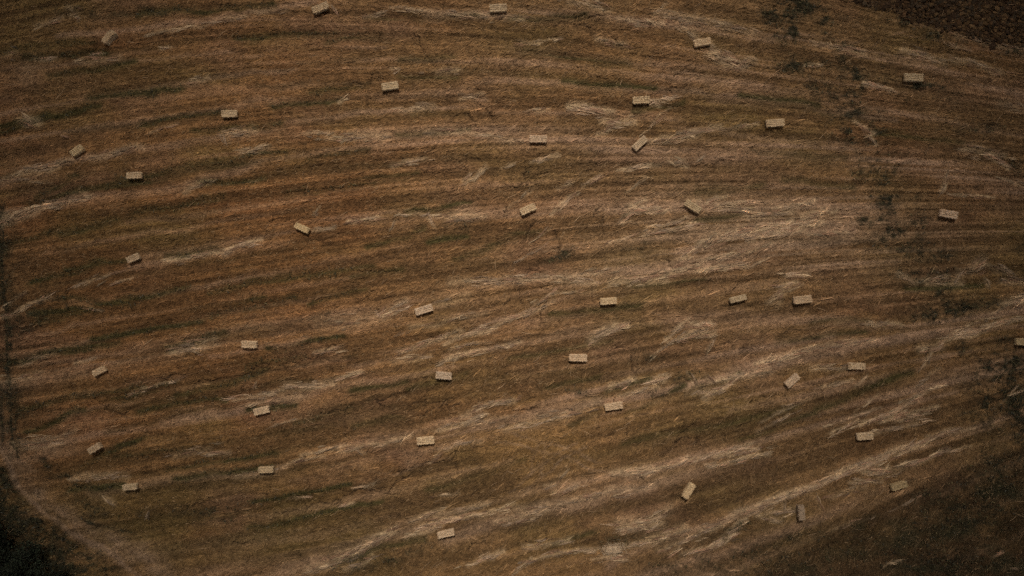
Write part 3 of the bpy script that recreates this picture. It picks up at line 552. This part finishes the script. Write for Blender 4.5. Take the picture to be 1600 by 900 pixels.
    b2 = blades(ex, ey, rng.uniform(.55, 1, n2)*H, rng.uniform(.05, .13, n2), rng.uniform(.008, .02, n2), ea, rng.normal(0, .5, n2), straw_col(n2, tone))
    if mode == 'bent': b1 = (bend(b1[0]),)+b1[1:]; b2 = (bend(b2[0]),)+b2[1:]
    layers = [(q, SHF, col), b1, b2]
    if mode == 'broken':
        n3 = 500; layers.append(blades(rng.normal(0, .42, n3)*L, rng.normal(0, .5, n3)*Wd, rng.uniform(.03, .16, n3), rng.uniform(.1, .3, n3), rng.uniform(.008, .02, n3), rng.uniform(0, 3.14, n3), rng.normal(0, .15, n3), straw_col(n3, tone*.9)))
    off = np.cumsum([0]+[len(l_[0]) for l_ in layers])
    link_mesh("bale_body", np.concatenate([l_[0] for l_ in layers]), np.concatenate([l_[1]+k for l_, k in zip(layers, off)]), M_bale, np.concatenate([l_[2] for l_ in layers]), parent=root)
    # twine loops round the long way
    if mode == 'side': loops = [(None, .33), (None, .67)]
    elif mode == 'broken': loops = []
    else: loops = [(g_, None) for g_ in (grooves[0], grooves[2])]
    for gy_, gz_ in loops:
        r = .006; hx = L/2*.985+.004
        if gy_ is not None: path = [(-hx, gy_*Wd/2, .02), (hx, gy_*Wd/2, .02), (hx, gy_*Wd/2, H*.94), (-hx, gy_*Wd/2, H*.94)]
        else: hy = Wd/2+.003; path = [(-hx, -hy, gz_*H), (hx, -hy, gz_*H), (hx, hy, gz_*H), (-hx, hy, gz_*H)]
        tv = []; tf = []
        pts = []
        for k in range(4):
            p0 = np.array(path[k]); p1 = np.array(path[(k+1) % 4])
            for t in (np.linspace(0, 1, 9)[:-1]): pts.append(p0*(1-t)+p1*t)
        npn = len(pts); cen = np.mean(pts, 0)
        side = np.array([0, 1, 0]) if gy_ is not None else np.array([0, 0, 1])
        for p_ in pts:
            out = p_-cen; out = out-side*out.dot(side); out /= (np.linalg.norm(out)+1e-9)
            for k in range(5):
                th = k*2*math.pi/5; tv.append(p_+r*(math.cos(th)*out+math.sin(th)*side))
        for k in range(npn):
            for m_ in range(5): tf.append((k*5+m_, k*5+(m_+1) % 5, ((k+1) % npn)*5+(m_+1) % 5, ((k+1) % npn)*5+m_))
        tv = np.array(tv)
        if mode == 'bent': tv = bend(tv)
        link_mesh("twine", tv, np.array(tf), M_twine, parent=root)
    return root

BALES = [
("bowed, tilted straw bale nearest the top left corner, its shadow to the lower right",168,56,48,23,8.5,'bent'),
("straw bale slanted at the top edge, left of the bale at that edge's middle",500,11,24,25,11,'flat'),
("level straw bale close to the top edge in the middle of the photo",778.5,11.5,2,25.5,12.5,'flat'),
("straw bale alone in the upper field, between and below the two at the top edge",609,133.5,8,25,12,'flat'),
("small level straw bale in the upper left, at a faint pale wisp",357.5,177,2,23,11,'flat'),
("tilted straw bale at the left with a long pale streak of straw below it",119.5,235,36,19,11,'flat'),
("level straw bale on a dark green strip, right of the bale by the pale streak",208,273.5,2,22.5,10,'flat'),
("straw bale sloping down to the right on orange brown stubble, left of centre",471.5,356,-25,22.5,9.5,'flat'),
("short tilted straw bale at the left end of a broken pale wisp",207,403,23,18.5,10,'flat'),
("bright tilted straw bale just left of the photo's centre, below open stubble",662,484,17,27,12,'flat'),
("level straw bale left of centre above a long green furrow",389,538,-2,23,11.5,'flat'),
("tilted straw bale at the far left between the left edge furrow and a level bale",154,580,27,20,9.5,'flat'),
("slightly tilted straw bale under a long grey wisp of straw in the lower left",407.5,642,13,23,11,'flat'),
("level straw bale below centre, tipping slightly down to the right",693,587,-5,23.5,11.5,'flat'),
("clean level straw bale right of the photo's centre, the lower of two near it",903.5,559,-1,27,11.5,'flat'),
("straw bale above and right of the photo's centre, level with the pair further right",951,470.5,5,24.5,11,'flat'),
("tilted narrow straw bale, left one of the close pair right of centre",1154,466.5,14,25,9,'flat'),
("level straw bale with dark left end, right one of the pair right of centre",1255,468,6,28,12.5,'flat'),
("steeply tilted straw bale in the lower right half, beside a level bale to its right",1239,595,42,24,11,'flat'),
("level straw bale at the right, just up and right of a steeply tilted bale",1340,572,-2,25.5,10.5,'flat'),
("straw bale cut off by the right edge of the photo",1602,534.5,-4,25,11,'flat'),
("straw bale with dark left end above the long pale ribbon at the lower right",1353,682.5,4,24.5,11.5,'flat'),
("shaded tilted straw bale below the long pale ribbon, rightmost in the lower right corner",1405,759.5,14,25,10,'flat'),
("upright narrow straw bale standing across the rows on dark ground at the lower right",1253,802,-86,22,9.5,'side'),
("plain straw bale on its narrow side, pointing steeply up right, in the lower middle",1077,768,58,25,10,'side'),
("dull burst straw bale falling apart by the bottom edge",959,861,8,23,10.5,'broken'),
("frayed straw bale near the bottom edge beside a grey swirl of loose straw",697,834.5,13,25.5,10.5,'flat'),
("level frayed straw bale below centre left, above the cracked dark furrow",665,688.5,4,26,12,'flat'),
("small level straw bale on a pale ridge, lower left, right of the lowest bale",415,734.5,2,22.5,9.5,'flat'),
("small straw bale in the bottom left beside the dark corner, lowest on that side",203,761,5,21,9.5,'flat'),
("tilted straw bale far lower left, up left of the lowest bale there",147,700.5,32,20,10,'flat'),
("tilted straw bale above the photo's centre, with soil cracks to its upper left",825,327,24,24,11.5,'flat'),
("straw bale sloping down to the right beside bright straw wisps right of centre",1083,322.5,-31,26,11.5,'flat'),
("straw bale sloping slightly down right near the right edge, beside dark weeds",1483.5,334,-10,27,12,'flat'),
("steeply tilted straw bale above centre right, directly below a level bale",1000.5,223,42,25,11.5,'flat'),
("striped level straw bale above centre, left of a steeply tilted bale",841.5,216.5,-1,26,11.5,'flat'),
("level straw bale in the upper middle, a curl of loose straw at its right end",1002.5,155.5,3,25.5,11.5,'flat'),
("straw bale near the top, up left of a pale swirl of loose straw",1098,65.5,10,25.5,11,'flat'),
("straw bale in the upper right, between the dark weedy patches and the middle bales",1212,191.5,4,27.5,12,'flat'),
("straw bale right of the lower centre with a small dark crack behind it",959.5,635,9,27,11.5,'flat'),
("level straw bale furthest to the upper right, with a dark green shadow under it",1429,120.5,-2,28.5,12.5,'flat'),
]
for i, b in enumerate(BALES):
    HUE = np.array([1.0+rng.normal(0, .015), 1.0, 1.0+rng.normal(.07, .06)])
    make_bale(*b, tone=(.84 if b[6] == 'broken' else .62 if b[1] == 1253 else .76 if b[1] == 1405 else float(rng.uniform(.88, 1.1))), seed=i)

# ---------------------------------------------------------------- dark bushes in the bottom left corner
def make_bush(label, u, v, r, h, seed):
    x, y = PX(u, v); f = (CAM_H-h*.6)/CAM_H; x *= f; y *= f
    rt = bpy.data.objects.new("bush", None); COL.objects.link(rt); rt.location = (x, y, -.03)
    tag(rt, label, "bush", "dark bushes at the corner of the field")
    q = np.random.default_rng(seed)
    # stems
    tv = []; tf = []
    for k in range(7):
        a = q.uniform(0, 6.28); tx, ty = math.cos(a)*r*.5*q.uniform(.4, 1), math.sin(a)*r*.5*q.uniform(.4, 1); b0 = len(tv)
        for s_ in range(5):
            t = s_/4; rr = .05*(1-.75*t)
            for m_ in range(6):
                th = m_*math.pi/3; tv.append((tx*t**.7+rr*math.cos(th), ty*t**.7+rr*math.sin(th), h*.8*t))
        for s_ in range(4):
            for m_ in range(6): tf.append((b0+s_*6+m_, b0+s_*6+(m_+1) % 6, b0+(s_+1)*6+(m_+1) % 6, b0+(s_+1)*6+m_))
    link_mesh("trunk", tv, tf, M_bark, parent=rt)
    # crown: leaf clumps in an uneven volume
    nc = 46; cl = []
    while len(cl) < nc:
        p = q.normal(0, .5, 3); 
        if np.linalg.norm(p) < 1.15: cl.append((p[0]*r, p[1]*r, h*.55+p[2]*h*.42))
    cl = np.array(cl); n = 9000; ci = q.integers(0, nc, n)
    p = cl[ci] + q.normal(0, 1, (n, 3))*np.array([.26, .26, .2])*r*.62; p[:, 2] = np.clip(p[:, 2], .12, None)
    base = np.array([A(26,28,20), A(32,36,26), A(22,22,17), A(40,46,34)])[q.choice(4, n, p=[.4,.3,.2,.1])]*(np.exp(q.normal(0, .25, nc))[ci])[:, None]
    Vt, Fc, Cc = blades(p[:, 0], p[:, 1], p[:, 2], q.uniform(.05, .12, n), q.uniform(.03, .06, n), q.uniform(0, 6.28, n), q.normal(0, .6, n), base)
    link_mesh("crown", Vt, Fc, M_leaf, Cc, parent=rt)
for k, (lb, u_, v_, r_, h_) in enumerate([
    ("dark bush at the left edge just above the bottom left corner",-34,850,1.5,1.9),
    ("low dark bush filling the bottom left corner",14,900,1.45,2.0),
    ("dark bush at the bottom edge right of the corner bush",72,938,1.3,1.7)]):
    make_bush(lb, u_, v_, r_, h_, 100+k)

# ---------------------------------------------------------------- added unseen sheet with a gap, darkens the field edges like a vignette
CH = 200.0; gcy = CH/math.tan(SUN_EL)
nth, nr = 128, 30
th = np.linspace(0, 2*math.pi, nth, endpoint=False)
GA, GB = 24.0, 19.0
rim = 1/np.sqrt((np.cos(th)/GA)**2+(np.sin(th)/GB)**2)
rim = rim*(1+.10*vn(np.cos(th)*2+5, np.sin(th)*2+5, 3)+.06*vn(np.cos(th)*6+5, np.sin(th)*6+5, 4))
cv_ = []
fr = np.linspace(0, 1, nr)
for side in (0, 1):
    for k in range(nr):
        R_ = rim + (900-rim)*fr[k]**2.2
        X = R_*np.cos(th); Y = R_*np.sin(th)+gcy
        lump = vn(X/30, Y/30, 6)*.6+vn(X/12, Y/12, 7)*.4
        t = min(1, k/5); t = math.sqrt(t)
        z = CH + (side*2-1)*(.5+ (4 if side == 0 else 14)*t) + lump*5*t*(1 if side else .6)
        cv_.append(np.stack([X, Y, z], -1))
cv_ = np.concatenate(cv_); ci = np.arange(2*nr*nth).reshape(2, nr, nth); cf = []
for k in range(nr-1):
    for m_ in range(nth):
        m2 = (m_+1) % nth
        cf.append((ci[0,k,m_], ci[0,k,m2], ci[0,k+1,m2], ci[0,k+1,m_])); cf.append((ci[1,k,m_], ci[1,k+1,m_], ci[1,k+1,m2], ci[1,k,m2]))
for m_ in range(nth):
    m2 = (m_+1) % nth
    cf.append((ci[0,0,m2], ci[0,0,m_], ci[1,0,m_], ci[1,0,m2])); cf.append((ci[0,-1,m_], ci[0,-1,m2], ci[1,-1,m2], ci[1,-1,m_]))
mc = bpy.data.materials.new("shade_sheet_mat"); mc.use_nodes = True; n_ = mc.node_tree; n_.nodes.clear()
out = n_.nodes.new("ShaderNodeOutputMaterial"); d1 = n_.nodes.new("ShaderNodeBsdfDiffuse"); t1 = n_.nodes.new("ShaderNodeBsdfTranslucent"); mx = n_.nodes.new("ShaderNodeMixShader")
d1.inputs[0].default_value = (.8,.8,.8,1); t1.inputs[0].default_value = (.85,.85,.85,1); mx.inputs[0].default_value = .24
n_.links.new(d1.outputs[0], mx.inputs[1]); n_.links.new(t1.outputs[0], mx.inputs[2]); n_.links.new(mx.outputs[0], out.inputs[0])
o = link_mesh("edge_shade_sheet", cv_, cf, mc, smooth=True); tag(o, "unseen added sheet with a gap that shades the field edges", "edge_shade_sheet", kind="structure")
